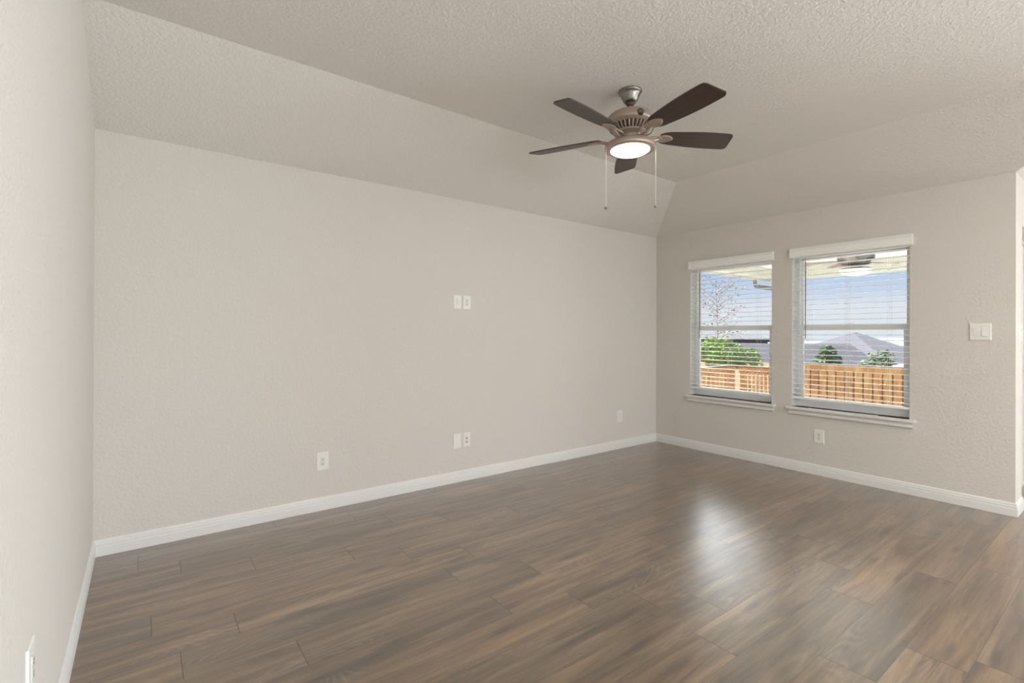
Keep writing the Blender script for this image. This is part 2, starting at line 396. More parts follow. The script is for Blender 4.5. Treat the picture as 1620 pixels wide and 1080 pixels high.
# ------------------------------------------------------------------ windows
def make_window(n, y0, y1, z0, z1, xg, lock=True, label=None):
    """single-hung vinyl window in a wall normal to x; frame spans xg..xg+.07"""
    w = empty('window_%d' % n, (xg, (y0+y1)/2, z0)); w['kind'] = 'structure'
    X0, X1 = 0, .07; a, b = -(y1-y0)/2, (y1-y0)/2; h = z1-z0; f = .034; ms = .745
    bm = bmesh.new()
    for q in (((X0, a, 0), (X1, a+f, h)), ((X0, b-f, 0), (X1, b, h)), ((X0, a+f, h-f), (X1, b-f, h)), ((X0, a+f, 0), (X1, b-f, f+.012))): box(bm, *q)
    obj('frame', bm, M_vinyl, w)
    # lower sash sits to the inside, upper sash to the outside
    s = .03
    bm = bmesh.new(); lo, hi = f+.012, ms+.022
    for q in (((.006, a+f, lo), (.030, a+f+s, hi)), ((.006, b-f-s, lo), (.030, b-f, hi)), ((.006, a+f+s, hi-.048), (.034, b-f-s, hi)), ((.006, a+f+s, lo), (.030, b-f-s, lo+.032))): box(bm, *q)
    ls = obj('lower_sash', bm, M_vinyl, w)
    obj('glass_pane', B(((.016, a+f+s, lo+.032), (.020, b-f-s, hi-.048))), M_glass, ls)
    bm = bmesh.new(); lo2, hi2 = ms-.02, h-f
    for q in (((.038, a+f, lo2), (.062, a+f+s*.6, hi2)), ((.038, b-f-s*.6, lo2), (.062, b-f, hi2)), ((.038, a+f+s*.6, lo2), (.062, b-f-s*.6, lo2+.034)), ((.038, a+f+s*.6, hi2-.02), (.062, b-f-s*.6, hi2))): box(bm, *q)
    us = obj('upper_sash', bm, M_vinyl, w)
    obj('glass_pane', B(((.048, a+f+s*.6, lo2+.034), (.052, b-f-s*.6, hi2-.02))), M_glass, us)
    if lock:
        obj('sash_lock', B(((-.004, -.03, hi-.004), (.03, .03, hi+.012)), bev=.003), M_vinyl, w)
    return w
def make_stool(w, y0, y1):
    """inner sill board with horns and the moulded apron under it (children of the window)"""
    ox, oy, oz = w.location
    bm = B(((L-.048-ox, y0-.038-oy, WZ[0]-.019-oz), (L-.0005-ox, y1+.038-oy, WZ[0]-oz)), ((L-.002-ox, y0+.0005-oy, WZ[0]-.019-oz), (L+.080-ox, y1-.0005-oy, WZ[0]-oz)), bev=.0)
    st = obj('window_sill', bm, M_trim, w)
    ob = [((L+.001-ox, y0+.0004-oy, WZ[0]+.0004-oz), (L+.0795-ox, y0+.0050-oy, WZ[1]-.001-oz)), ((L+.001-ox, y1-.0050-oy, WZ[0]+.0004-oz), (L+.0795-ox, y1-.0004-oy, WZ[1]-.001-oz))]
    obj('daylit_jamb_board', B(ob[0]), M_trim, w); obj('daylit_jamb_board', B(ob[1]), M_trim, w)  # added white boards, paler than the wall to show daylight on the jambs
    pr = [(0, -.019), (-.030, -.019), (-.030, -.024), (-.020, -.036), (-.017, -.046), (-.024, -.056), (-.024, -.064), (-.016, -.070), (0, -.072)]
    bm = bmesh.new(); rows = []
    for y, s in ((y0-.024, 1), (y1+.024, -1)):
        rows.append([bm.verts.new((L-.0004-ox+x, y-oy+s*(x+.03)*.25, WZ[0]-oz+z)) for x, z in pr])
    k = len(pr)
    for i in range(k): bm.faces.new((rows[0][i], rows[0][(i+1) % k], rows[1][(i+1) % k], rows[1][i]))
    bm.faces.new(rows[0]); bm.faces.new(rows[1][::-1]); obj('sill_apron', bm, M_trim, w)
win = []
for n, (a, b) in ((1, W1), (2, W2)):
    w = make_window(n, a+.0008, b-.0008, WZ[0], WZ[1]-.0008, L+.080); make_stool(w, a, b); win.append(w)

# ------------------------------------------------------------------ blinds
def make_blind(y0, y1, label, wand_from_left=.115):
    """horizontal slat blind hung in the opening; y1 is the side near the back corner (left in the photo)"""
    cx = L+.030; cy = (y0+y1)/2; w2 = (y1-y0)/2-.006
    t = tag(empty('window_blind', (cx, cy, 2.045)), label, 'blind', 'white slatted blinds')
    obj('headrail', B(((-.028, -w2, -.045), (.028, w2, -.003)), bev=.002), M_slat, t)
    # valance: moulded board in front of the opening, returns to the wall
    vw = (y1-y0)/2+.016; zt, zb = .050, -.036
    pr = [(-.052, zb), (-.052, zb+.010), (-.049, zb+.014), (-.049, zt-.026), (-.054, zt-.016), (-.060, zt-.008), (-.060, zt), (-.048, zt), (-.042, zt-.012), (-.042, zb)]
    bm = bmesh.new(); prism(bm, pr, 1, -vw, vw)
    box(bm, (-.044, -vw, zb), (-.0305, -vw+.010, zt-.004)); box(bm, (-.044, vw-.010, zb), (-.0305, vw, zt-.004))
    obj('valance', bm, M_slat, t)
    # slats: slightly curved, level
    top, bot, pitch = 1.975, .728, .0457; bm = bmesh.new(); nsl = int(round((top-bot)/pitch)); zs = []
    cords = [-.34*(y1-y0), 0.0, .34*(y1-y0)]
    for i in range(nsl+1):
        z = top - i*(top-bot)/nsl - 2.045; zs.append(z); A = []
        for y in (-w2, w2):
            A.append([bm.verts.new((x, y, z+c+dz)) for x, c, dz in ((-.0255, -.0014, .0017), (-.009, .0014, .0017), (.009, .0014, .0017), (.0255, -.0014, .0017), (.0255, -.0014, -.0017), (.009, .0014, -.0017), (-.009, .0014, -.0017), (-.0255, -.0014, -.0017))])
        for q in range(8): bm.faces.new((A[0][q], A[0][(q+1) % 8], A[1][(q+1) % 8], A[1][q]))
        bm.faces.new(A[0]); bm.faces.new(A[1][::-1])
    tag(obj('slats', bm, M_slat, t), 'white horizontal slats')
    zb_ = .690-2.045
    obj('bottom_rail', B(((-.026, -w2, zb_-.010), (.026, w2, zb_+.010)), bev=.002), M_slat, t)
    for c in cords:
        bm = bmesh.new()
        for x in (-.0275, .0275): tube(bm, [(x, c-.006, -.046), (x, c-.006, zb_)], .0009, 5)
        tube(bm, [(-.0275, c+.008, -.046), (-.0275, c+.008, zb_)], .0009, 5)
        for z in zs: tube(bm, [(-.0275, c-.006, z-.003), (.0275, c-.006, z-.003)], .0006, 4)
        obj('ladder_cord', bm, M_cord, t)
    wy = w2-wand_from_left
    bm = bmesh.new(); tube(bm, [(-.034, wy, -.05), (-.034, wy, -.075), (-.036, wy, -.09), (-.036, wy, -.80)], .004, 6, [.0018, .0018, .0045, .0038]); obj('tilt_wand', bm, M_wand, t)
    return t
make_blind(*W1, 'white slatted window blind in the left window, nearer the back corner of the room')
make_blind(*W2, 'white slatted window blind in the right window, nearer the light switch')
# lift cord of the right blind lying on its sill, tassel of the left one
bm = bmesh.new(); tube(bm, [(L+.004, -2.20, .645), (L+.0, -2.22, .62), (L-.012, -2.225, .6085), (L-.02, -2.17, .6075), (L-.026, -2.05, .6075), (L-.028, -1.86, .6075), (L-.024, -1.70, .6075)], .0022, 6)
tag(obj('lift_cord', bm, M_cord, None), 'thin white pull cord lying along the sill of the right window', 'cord')
bm = bmesh.new(); box(bm, (L-.028, -1.235, .6055), (L-.010, -1.165, .6135), .003); box(bm, (L-.02, -1.18, .6055), (L-.006, -1.13, .611), .002)
tag(obj('blind_bracket', bm, M_wand), 'small clear plastic hold-down clip lying on the sill of the left window', 'clip')

# nook window and front window (out of the frame), patio door
w3 = make_window(3, NW[0]+.001, NW[1]-.001, .251, 2.199, XN+.07, False)
w4 = empty('window_4', (2.9, YF-.10, .6)); w4['kind'] = 'structure'
bm = bmesh.new()
for q in (((-1.699, -.03, 0), (-1.65, .03, 1.699)), ((1.65, -.03, 0), (1.699, .03, 1.699)), ((-1.65, -.03, 1.65), (1.65, .03, 1.699)), ((-1.65, -.03, .001), (1.65, .03, .05)), ((-.03, -.03, .05), (.03, .03, 1.65))): box(bm, *q)
obj('frame', bm, M_vinyl, w4); obj('glass_pane', B(((-1.65, -.004, .05), (-.03, .004, 1.65))), M_glass, w4); obj('glass_pane', B(((.03, -.004, .05), (1.65, .004, 1.65))), M_glass, w4)
d1 = empty('door_1', (DX[0], WY+.09, 0)); d1['kind'] = 'structure'; dw = DX[1]-DX[0]
bm = bmesh.new()
for q in (((.001, 0, 0), (.035, .06, 2.089)), ((dw-.035, 0, 0), (dw-.001, .06, 2.089)), ((.035, 0, 2.055), (dw-.035, .06, 2.089)), ((.035, 0, 0), (dw-.035, .06, .02))): box(bm, *q)
obj('door_frame', bm, M_trim, d1)
bm = slab(bmesh.new(), 1, .008, .05, [.038, dw-.038], [.022, 2.052], [(.16, dw-.16, .25, 1.93)]); dl = obj('door_leaf', bm, M_trim, d1)
obj('glass_pane', B(((.16, .026, .25), (dw-.16, .032, 1.93))), M_glass, dl)
bm = bmesh.new(); tube(bm, [(.10, .008, 1.0), (.10, -.05, 1.0), (.10, -.055, 1.0), (.20, -.055, 1.0)], .009, 8); obj('door_handle', bm, M_nickel, dl)

# ------------------------------------------------------------------ wall plates (local frame: x right, z up, y out of the wall = -y)
def plate(name, label, cat, loc, rz, w, h, group=None):
    t = tag(empty(name, loc, rz), label, cat, group)
    bm = bmesh.new(); o = .0065; i_ = .0012; bev = .006
    # bevelled cover plate
    def ring(a, b, y): return [bm.verts.new((sx*a/2, y, sz*b/2)) for sx, sz in ((-1, -1), (1, -1), (1, 1), (-1, 1))]
    r0 = ring(w, h, 0); r1 = ring(w, h, -.003); r2 = ring(w-.006, h-.006, -.0062); r3 = ring(w-.012, h-.012, -.0066)
    for A, Bq in ((r0, r1), (r1, r2), (r2, r3)):
        for k in range(4): bm.faces.new((A[k], A[(k+1) % 4], Bq[(k+1) % 4], Bq[k]))
    bm.faces.new(r3); bm.faces.new(r0[::-1]); obj('cover_plate', bm, M_plast, t)
    return t
def screw(t, x, z, r=.003):
    bm = bmesh.new(); bmesh.ops.create_cone(bm, cap_ends=True, segments=14, radius1=r, radius2=r*.8, depth=.0012, matrix=Matrix.Translation((x, -.0069, z)) @ Matrix.Rotation(R(90), 4, 'X')); obj('screw', bm, M_plast_dev, t)
def duplex(t, w):
    bm = bmesh.new(); box(bm, (-.0165, -.0085, -.0335), (.0165, -.006, .0335), .0012); obj('insert', bm, M_plast_dev, t)
    for s in (-1, 1):
        zc = s*.0155
        bm = bmesh.new(); prism(bm, [(.0125*math.cos(a), zc+.0125*math.sin(a)*.95) for a in [2*math.pi*k/20 for k in range(20)]], 1, -.0094, -.0082)
        rc = obj('receptacle', bm, M_plast_dev, t)
        bm = bmesh.new(); box(bm, (-.0068, -.0098, zc-.001), (-.0044, -.0092, zc+.0075)); box(bm, (.0044, -.0098, zc), (.0066, -.0092, zc+.0068))
        prism(bm, [(.0030*math.cos(a), zc-.0062+.0030*math.sin(a)) for a in [2*math.pi*k/12 for k in range(12)]], 1, -.0098, -.0092)
        obj('slots', bm, M_slot, rc)
    for s in (-1, 1): screw(t, 0, s*.047)
def rocker(t, x, up=True):
    bm = bmesh.new(); box(bm, (x-.0168, -.0078, -.0335), (x+.0168, -.006, .0335), .0008); fr = obj('switch_frame', bm, M_plast_dev, t)
    s = 1 if up else -1
    bm = bmesh.new(); prism(bm, [(-.0078, -.031), (-.0105+.0025*s, -.031), (-.0092, 0), (-.0105-.0025*s, .031), (-.0078, .031)], 0, x-.0145, x+.0145)
    obj('rocker', bm, M_plast, t)
    for z in (-.047, .047): screw(t, x, z)
# back wall (normal -y): rz 0
O = lambda x, z: (x, -.0002, z)
t = plate('wall_outlet', 'white duplex outlet low on the back wall, leftmost of the plates there', 'outlet', O(1.2645, .354), 0, .086, .130); duplex(t, 0)
t = plate('cable_plate', 'white cable plate at mid height on the back wall, left of the upper outlet', 'wall plate', O(2.387, 1.553), 0, .074, .118)
bm = bmesh.new(); box(bm, (-.0168, -.0085, -.0335), (.0168, -.006, .0335), .001); obj('insert', bm, M_plast_dev, t); screw(t, 0, .047); screw(t, 0, -.047)
t = plate('wall_outlet', 'white duplex outlet at mid height on the back wall, right of the cable plate', 'outlet', O(2.480, 1.553), 0, .078, .120); duplex(t, 0)
t = plate('blank_plate', 'plain white blank plate low on the back wall, left of the jack plate', 'wall plate', O(2.388, .354), 0, .076, .124); screw(t, 0, .041); screw(t, 0, -.041)
t = plate('jack_plate', 'white wall plate with two dark jack holes low on the back wall', 'wall plate', O(2.484, .358), 0, .074, .122)
bm = bmesh.new(); box(bm, (-.0168, -.0085, -.0335), (.0168, -.006, .0335), .001); ins = obj('insert', bm, M_plast_dev, t)
for z in (.012, -.020):
    bm = bmesh.new(); prism(bm, [(-.002+.0058*math.cos(a), z+.0058*math.sin(a)) for a in [2*math.pi*k/14 for k in range(14)]], 1, -.0105, -.0083); tag(obj('jack', bm, M_slot, ins), 'dark round jack')
screw(t, 0, .047); screw(t, 0, -.047)
t = plate('slim_switch_plate', 'slim white plate low on the back wall, nearest the room corner', 'wall plate', O(4.493, .364), 0, .082, .130)
bm = bmesh.new(); box(bm, (-.0168, -.0088, -.0335), (.0168, -.006, .0335), .001); obj('insert', bm, M_plast_dev, t); screw(t, 0, .047); screw(t, 0, -.047)
# window wall (normal -x): local -y -> world -x : rz = -90deg
t = plate('wall_outlet', 'white duplex outlet under the right window', 'outlet', (L-.0002, -1.778, .354), R(-90), .084, .122); duplex(t, 0)
t = plate('light_switch', 'white double rocker light switch right of the two windows', 'switch', (L-.0002, -2.853, 1.308), R(-90), .118, .124); rocker(t, -.023, True); rocker(t, .023, False)
# return wall beyond the outside corner (normal -y)
t = plate('light_switch', 'white light switch on the narrow bright wall at the right edge', 'switch', (5.330, WY-.0002, 1.298), 0, .112, .126); rocker(t, -.023, False); rocker(t, .023, True)
# left wall (normal +x): rz 90
t = plate('wall_outlet', 'white duplex outlet low on the left wall beside the camera', 'outlet', (.0002, -1.966, .447), R(90), .086, .125); duplex(t, 0)

# ------------------------------------------------------------------ ceiling fan
FX, FY = 2.5863, -1.7083
F = tag(empty('ceiling_fan', (FX, FY, HC)), 'five-blade bronze ceiling fan with dark wooden blades and a glowing bowl light', 'ceiling fan')
bm = lathe(bmesh.new(), [(0, 0), (.066, 0), (.070, -.004), (.070, -.010), (.066, -.016), (.060, -.020), (.056, -.030), (.050, -.046), (.043, -.062), (.038, -.070), (.030, -.074), (.024, -.073), (0, -.070)]); obj('canopy', bm, M_nickel, F, True)
bm = lathe(bmesh.new(), [(0, -.060), (.022, -.062), (.027, -.070), (.027, -.080), (.020, -.088), (0, -.090)]); obj('hanger_ball', bm, M_fandark, F, True)
bm = lathe(bmesh.new(), [(.0125, -.06), (.0125, -.118), (.019, -.120), (.019, -.130), (0, -.130)], 24); obj('downrod', bm, M_rod, F, True)
bm = lathe(bmesh.new(), [(0, -.118), (.030, -.119), (.060, -.124), (.092, -.134), (.120, -.149), (.139, -.168), (.146, -.188), (.146, -.202), (.142, -.208), (.132, -.212), (.128, -.216), (.120, -.218), (0, -.218)], 64); mh = obj('motor_housing', bm, M_fan, F, True)
# medallion on the housing, facing the camera side
ang = math.atan2(-1.947, -2.363)+R(24)
def medal(r0, r1, y0, n=28): 
    return [(r0*math.cos(2*math.pi*k/n), r0*math.sin(2*math.pi*k/n)) for k in range(n)]
mm = Matrix.Translation((.1425*math.cos(ang), .1425*math.sin(ang), -.188)) @ Matrix.Rotation(ang, 4, 'Z') @ Matrix.Rotation(R(72), 4, 'Y')
bm = bmesh.new(); bmesh.ops.create_cone(bm, cap_ends=True, segments=32, radius1=.022, radius2=.020, depth=.010, matrix=mm); md = obj('medallion', bm, M_logo, mh, False)
bm = bmesh.new()
for sx in (-1, 1):
    ring = [bm.verts.new(mm @ Vector((.000+.010*math.sin(a)*1.1, sx*.0075+.0068*math.cos(a), .0054))) for a in [2*math.pi*k/20 for k in range(20)]]
    ri = [bm.verts.new(mm @ Vector((.000+.0072*math.sin(a)*1.1, sx*.0075+.0042*math.cos(a), .0054))) for a in [2*math.pi*k/20 for k in range(20)]]
    for k in range(20): bm.faces.new((ring[k], ring[(k+1) % 20], ri[(k+1) % 20], ri[k]))
obj('emblem', bm, M_fan, md)
# vent ring with ribs under the housing
bm = lathe(bmesh.new(), [(0, -.217), (.116, -.217), (.104, -.232), (.090, -.246), (.082, -.250), (0, -.250)], 48); vr = obj('vent_ring', bm, M_fandark, F, True)
bm = bmesh.new()
for k in range(30):
    a = 2*math.pi*k/30; rm = Matrix.Rotation(a, 3, 'Z')
    pts = [rm @ Vector(q) for q in ((.121, 0, -.2175), (.109, 0, -.233), (.094, 0, -.247), (.084, 0, -.252))]
    tube(bm, pts, .0046, 6)
obj('vent_ribs', bm, M_fan, vr, True)
bm = lathe(bmesh.new(), [(0, -.249), (.090, -.249), (.096, -.254), (.096, -.262), (.088, -.268), (.074, -.272), (.066, -.282), (.064, -.300), (.070, -.306), (.082, -.312), (0, -.312)], 48); obj('switch_housing', bm, M_fan, F, True)
bm = lathe(bmesh.new(), [(0, -.305), (.080, -.305), (.118, -.312), (.142, -.324), (.150, -.336), (.152, -.350), (.149, -.358), (.138, -.363), (.119, -.362), (0, -.359)], 64); obj('light_fitter', bm, M_fan, F, True)
bm = lathe(bmesh.new(), [(.120, -.358), (.117, -.363), (.106, -.371), (.090, -.378), (.068, -.385), (.042, -.390), (.018, -.392), (0, -.3925)], 64); obj('light_bowl', bm, M_bowl, F, True)
# blades
TH0 = -1.76372
def blade_bm():
    bm = bmesh.new(); n = 26; r0, r1 = .185, .660; top, bot = [], []
    outl = []
    for i in range(n+1):
        t = i/n; x = r0+(r1-r0)*t
        w = .050+.024*math.sin(min(1, t*1.25)*math.pi/2)+.004*math.sin(t*math.pi)
        if t < .10: w *= .62+.38*math.sqrt(max(0, t/.10))
        outl.append((x, w))
    # slanted, slightly rounded tip
    up = [(x, w) for x, w in outl[:-3]]; x2, w2 = up[-1]
    up += [(r1-.030, w2*.985), (r1-.012, w2*.90), (r1-.002, w2*.72)]
    lo = [(x, -w) for x, w in outl[:-3]]; lo += [(r1-.034, -w2*.96), (r1-.026, -w2*.86), (r1-.020, -w2*.72)]
    poly = up+lo[::-1]
    def zc(y): return 0
    A = [bm.verts.new((x, y, .0035)) for x, y in poly]; Bq = [bm.verts.new((x, y, -.0035)) for x, y in poly]
    bm.faces.new(A); bm.faces.new(Bq[::-1]); m = len(poly)
    for i in range(m): bm.faces.new((A[i], A[(i+1) % m], Bq[(i+1) % m], Bq[i]))
    return bm
def iron_bm():
    bm = bmesh.new()
    # spoon-shaped bracket: curled neck from the hub and a leaf pad under the blade root
    tube(bm, [(.070, 0, -.024), (.100, .006, -.034), (.135, .010, -.030), (.160, .006, -.016), (.185, 0, -.010)], .009, 8, [.010, .012, .012, .010, .008])
    tube(bm, [(.075, 0, -.020), (.105, -.030, -.026), (.140, -.040, -.020), (.175, -.026, -.011), (.200, 0, -.009)], .004, 6)
    tube(bm, [(.075, 0, -.020), (.105, .034, -.026), (.140, .044, -.020), (.175, .028, -.011), (.200, 0, -.009)], .004, 6)
    pad = []
    for k in range(28):
        a = 2*math.pi*k/28; pad.append((.222+.050*math.cos(a), .036*math.sin(a)*(1-.25*math.cos(a))))
    A = [bm.verts.new((x, y, -.0038)) for x, y in pad]; Bq = [bm.verts.new((x, y, -.0075)) for x, y in pad]
    C_ = [bm.verts.new((.222+(x-.222)*.86, y*.86, -.0115)) for x, y in pad]; D_ = [bm.verts.new((.222+(x-.222)*.70, y*.70, -.0095)) for x, y in pad]
    for P_, Q in ((A, Bq), (Bq, C_), (C_, D_)):
        for i in range(28): bm.faces.new((P_[i], P_[(i+1) % 28], Q[(i+1) % 28], Q[i]))
    bm.faces.new(A[::-1]); bm.faces.new(D_)
    return bm
bl0 = obj('blade', blade_bm(), M_blade, F); ir0 = obj('blade_bracket', iron_bm(), M_fan, bl0, True)
ZB = 2.487-HC
def setb(o, k):
    o.rotation_mode = 'XYZ'
    o.matrix_local = Matrix.Translation((0, 0, ZB)) @ Matrix.Rotation(TH0-k*2*math.pi/5, 4, 'Z') @ Matrix.Rotation(R(PITCH), 4, 'X')
PITCH = -13
setb(bl0, 0)
for k in range(1, 5):
    b = bl0.copy(); COL.objects.link(b); b.parent = F; setb(b, k)
    i_ = ir0.copy(); COL.objects.link(i_); i_.parent = b
# pull chains
for s, zend in ((-1, 2.050), (1, 2.062)):
    px_, py_ = .1365*s*.7984, .1365*s*-.6021
    px_ -= .02*.602; py_ -= .02*.798
    bm = bmesh.new(); tube(bm, [(px_, py_, -.335), (px_*1.1, py_*1.1, -.340), (px_*1.1, py_*1.1, -.36), (px_*1.1, py_*1.1, zend-HC)], .0017, 6); ch = obj('pull_chain', bm, M_chain, F)
    bm = bmesh.new(); bmesh.ops.create_uvsphere(bm, u_segments=14, v_segments=8, radius=.010, matrix=Matrix.Translation((px_*1.1, py_*1.1, zend-HC-.008))); obj('chain_pull', bm, M_ball, ch, True)

# ------------------------------------------------------------------ patio outside the windows
XB, YB, ZBm, ZP = 9.84, .87, 2.30, 2.52
bm = bmesh.new(); box(bm, (L+T+.001, WY+T+.001, -.20), (XB+.1, YB+.1, -.06)); box(bm, (XN+T+.001, WY-3.5, -.20), (XB+.1, WY+T, -.06)); struct('patio_slab', bm, M_conc)
bm = bmesh.new(); box(bm, (L+T+.001, WY+T+.001, ZP), (XB, YB-.02, ZP+.10))
struct('patio_roof', bm, M_soffit)
bm = bmesh.new(); box(bm, (XB-.14, WY+T+.001, ZBm), (XB, YB-.16, ZP-.001)); struct('trim_1', bm, M_beam)
bm = bmesh.new(); box(bm, (L+T+.001, YB-.14, ZBm+.04), (XB, YB, ZP-.001)); box(bm, (L+T+.001, YB, ZBm), (XB+.04, YB+.025, ZP+.16)); struct('trim_2', bm, M_beam)
bm = bmesh.new(); box(bm, (XB-.18, .50, -.06), (XB-.04, .64, ZBm), .006); struct('patio_post', bm, M_beam)
bm = bmesh.new(); box(bm, (XB-.14, WY+T+.02, -.06), (XB, WY+T+.16, ZBm), .006); struct('patio_post', bm, M_beam)
bm = bmesh.new(); tube(bm, [(9.40, .95, 2.44), (9.40, .95, 2.26), (9.41, .93, 2.205), (9.45, .88, 2.175), (9.52, .80, 2.16), (9.78, .62, 2.13)], .040, 10); tube(bm, [(9.78, .62, 2.13), (9.84, .575, 2.10), (9.85, .57, -.06)], .040, 10)
tag(obj('downspout', bm, M_gutter, None, True), 'grey bent downspout pipe under the patio roof edge, seen through the left window', 'downspout')
# patio fan
PF = tag(empty('patio_ceiling_fan', (8.0, -1.14, ZP)), 'grey patio ceiling fan with a white bowl light, seen through the right window', 'ceiling fan')
bm = lathe(bmesh.new(), [(0, 0), (.07, 0), (.07, -.04), (.03, -.05), (.03, -.095), (.19, -.100), (.215, -.112), (.215, -.205), (.17, -.215), (.165, -.27), (.09, -.275), (0, -.275)], 40); obj('motor_housing', bm, M_dbronze, PF, True)
bm = lathe(bmesh.new(), [(0, -.27), (.072, -.272), (.070, -.315), (.165, -.325), (.185, -.342), (0, -.342)], 40); obj('light_neck', bm, M_dbronze, PF, True)
bm = lathe(bmesh.new(), [(.195, -.343), (.190, -.362), (.165, -.392), (.11, -.418), (.05, -.430), (0, -.432)], 40); obj('light_bowl', bm, M_opal, PF, True)
bb = None
for k in range(5):
    bm = bmesh.new() if bb is None else None
    m_ = Matrix.Translation((0, 0, -.235)) @ Matrix.Rotation(R(118)+k*2*math.pi/5, 4, 'Z') @ Matrix.Rotation(R(12), 4, 'X')
    if bb is None:
        box(bm, (.15, -.055, -.004), (.66, .055, .004), .002); bb = obj('blade', bm, M_bladep, PF); o = bb
    else:
        o = bb.copy(); COL.objects.link(o); o.parent = PF
    o.matrix_local = m_

# ------------------------------------------------------------------ garden fences
def fence(name, label, p, q, zt, zb, pitch, pw, gap_back, mat, capm, cap=True, dog=False, posts=2.4, group=None):
    """p,q: plan ends; pickets on the house side, rails and posts on the far side"""
    p = Vector((*p, 0)); q = Vector((*q, 0)); d = (q-p); ln = d.length; d.normalize(); a = math.atan2(d.y, d.x)
    t = tag(empty(name, (p.x, p.y, zb), a), label, 'fence', group); h = zt-zb
    bm = bmesh.new(); n = int(ln/pitch)
    side = 1
    rr = random.Random(int(ln*100))
    for k in range(n):
        x = k*pitch+pitch/2; hh = h-.035 if cap else h+rr.uniform(-.02, .01)
        w = pw/2
        poly = [(x-w, 0), (x+w, 0), (x+w, hh), (x-w, hh)] if not dog else [(x-w, 0), (x+w, 0), (x+w, hh-.04), (x+w-.03, hh), (x-w+.03, hh), (x-w, hh-.04)]
        prism(bm, poly, 1, .0, .016)
    obj('pickets', bm, mat, t)
    bm = bmesh.new()
    if gap_back:
        for k in range(n+1):
            x = k*pitch; prism(bm, [(x-pw/2, 0), (x+pw/2, 0), (x+pw/2, h-.035), (x-pw/2, h-.035)], 1, -.075, -.059)
        obj('back_pickets', bm, mat, t); bm = bmesh.new()
    for z in (.25, h*.55, h-.18): obj('rail', B(((0, -.057, z), (ln, -.019, z+.085))), mat, t)
    if cap:
        obj('cap_board', B(((-.02, -.095, h-.034), (ln+.02, .045, h))), capm, t)
        obj('trim_board', B(((0, .017, h-.125), (ln, .034, h-.036))), mat, t)
    np_ = max(1, int(ln/posts))
    for k in range(np_+1):
        x = min(ln-.05, .05+k*(ln-.1)/np_); obj('post', B(((x-.045, -.17, 0), (x+.045, -.08, h-.036))), mat, t)
    return t
# facing the house: side y>0 in local frame must look to -x / -y, so run each fence with the house on its left
fence('wooden_fence', 'orange cedar fence with flat cap filling the lower half of the right window', (12.02, -4.6), (12.02, 1.62), .660, -1.35, .165, .138, True, M_cedar, M_cap)
fence('wooden_fence', 'short dark-gapped cedar fence run in the lower right of the left window', (12.04, 1.76), (11.98, 2.63), .525, -1.35, .092, .062, False, M_cedar, M_cap)
fence('wooden_fence', 'shaded cedar fence run on the lower left of the left window', (11.94, 2.71), (8.2, 2.66), .535, -1.3, .185, .140, False, M_cedar, M_cap)
fence('wooden_fence', "neighbour's pale picket fence with clipped tops behind the green tree", (17.6, 3.9), (20.4, 10.1), .29, -1.9, .150, .140, False, M_cedarp, M_cap, cap=False, dog=True)

# ------------------------------------------------------------------ ground and hills
prof = [(0, -.22), (5.2, -.25), (6.6, -1.30), (9, -1.6), (14, -2.6), (22, -4.0), (42, -5.4), (120, -5.9), (260, -6.6), (600, -15), (1500, -38), (3500, -60)]
bm = bmesh.new(); N = 72; rings = []
for r, z in prof:
    if r == 0: rings.append([bm.verts.new((5, -2, z))])
    else: rings.append([bm.verts.new((5+r*math.cos(2*math.pi*i/N), -2+r*math.sin(2*math.pi*i/N), z)) for i in range(N)])
for A, Bq in zip(rings, rings[1:]):
    for i in range(N):
        j = (i+1) % N
        if len(A) == 1: bm.faces.new((A[0], Bq[i], Bq[j]))
        else: bm.faces.new((A[i], A[j], Bq[j], Bq[i]))
struct('ground', bm, M_grass, smooth=True)
bm = bmesh.new(); hr = random.Random(3); rows = []
for i in range(61):
    a = R(-30+i*2.0); z = -16+7*math.sin(i*.9)+5*math.sin(i*.37+1)+hr.uniform(-2, 2)
    rows.append([bm.verts.new((5+rr_*math.cos(a), -2+rr_*math.sin(a), zz)) for rr_, zz in ((2100, -52), (2500, z), (3300, -60))])
for A, Bq in zip(rows, rows[1:]):
    for k in range(2): bm.faces.new((A[k], A[k+1], Bq[k+1], Bq[k]))
struct('hills', bm, M_hills, smooth=True)

# ------------------------------------------------------------------ houses beyond the fence
def house(label, cx, cy, rz, lx, ly, zg, ze, zr, hip, mat, vents=(), over=.5, group=None):
    t = tag(empty('house', (cx, cy, zg), rz), label, 'house', group)
    obj('walls', B(((-lx/2, -ly/2, 0), (lx/2, ly/2, ze-zg))), M_siding, t)
    bm = bmesh.new(); X, Y = lx/2+over, ly/2+over; rx = max(0.05, X-hip); z0, z1 = ze-zg, zr-zg
    v = [bm.verts.new(q) for q in ((-X, -Y, z0), (X, -Y, z0), (X, Y, z0), (-X, Y, z0), (-rx, 0, z1), (rx, 0, z1), (-X, -Y, z0-.2), (X, -Y, z0-.2), (X, Y, z0-.2), (-X, Y, z0-.2))]
    for q in ((0, 1, 5, 4), (1, 2, 5), (2, 3, 4, 5), (3, 0, 4), (6, 7, 1, 0), (7, 8, 2, 1), (8, 9, 3, 2), (9, 6, 0, 3), (6, 9, 8, 7)): bm.faces.new([v[k] for k in q])
    rf = obj('roof', bm, mat, t)
    for k in range(2):
        obj('window_opening', B(((-lx/2-.03, -1.8+k*2.6, 1.0), (-lx/2-.001, -.7+k*2.6, 2.1))), M_slot, t)
    for (x, y, z, h) in vents:
        bm = bmesh.new(); bmesh.ops.create_cone(bm, cap_ends=True, segments=10, radius1=.09, radius2=.09, depth=h, matrix=Matrix.Translation((x, y, z-zg+h/2-.15))); obj('vent_pipe', bm, M_slot, rf)
    return t
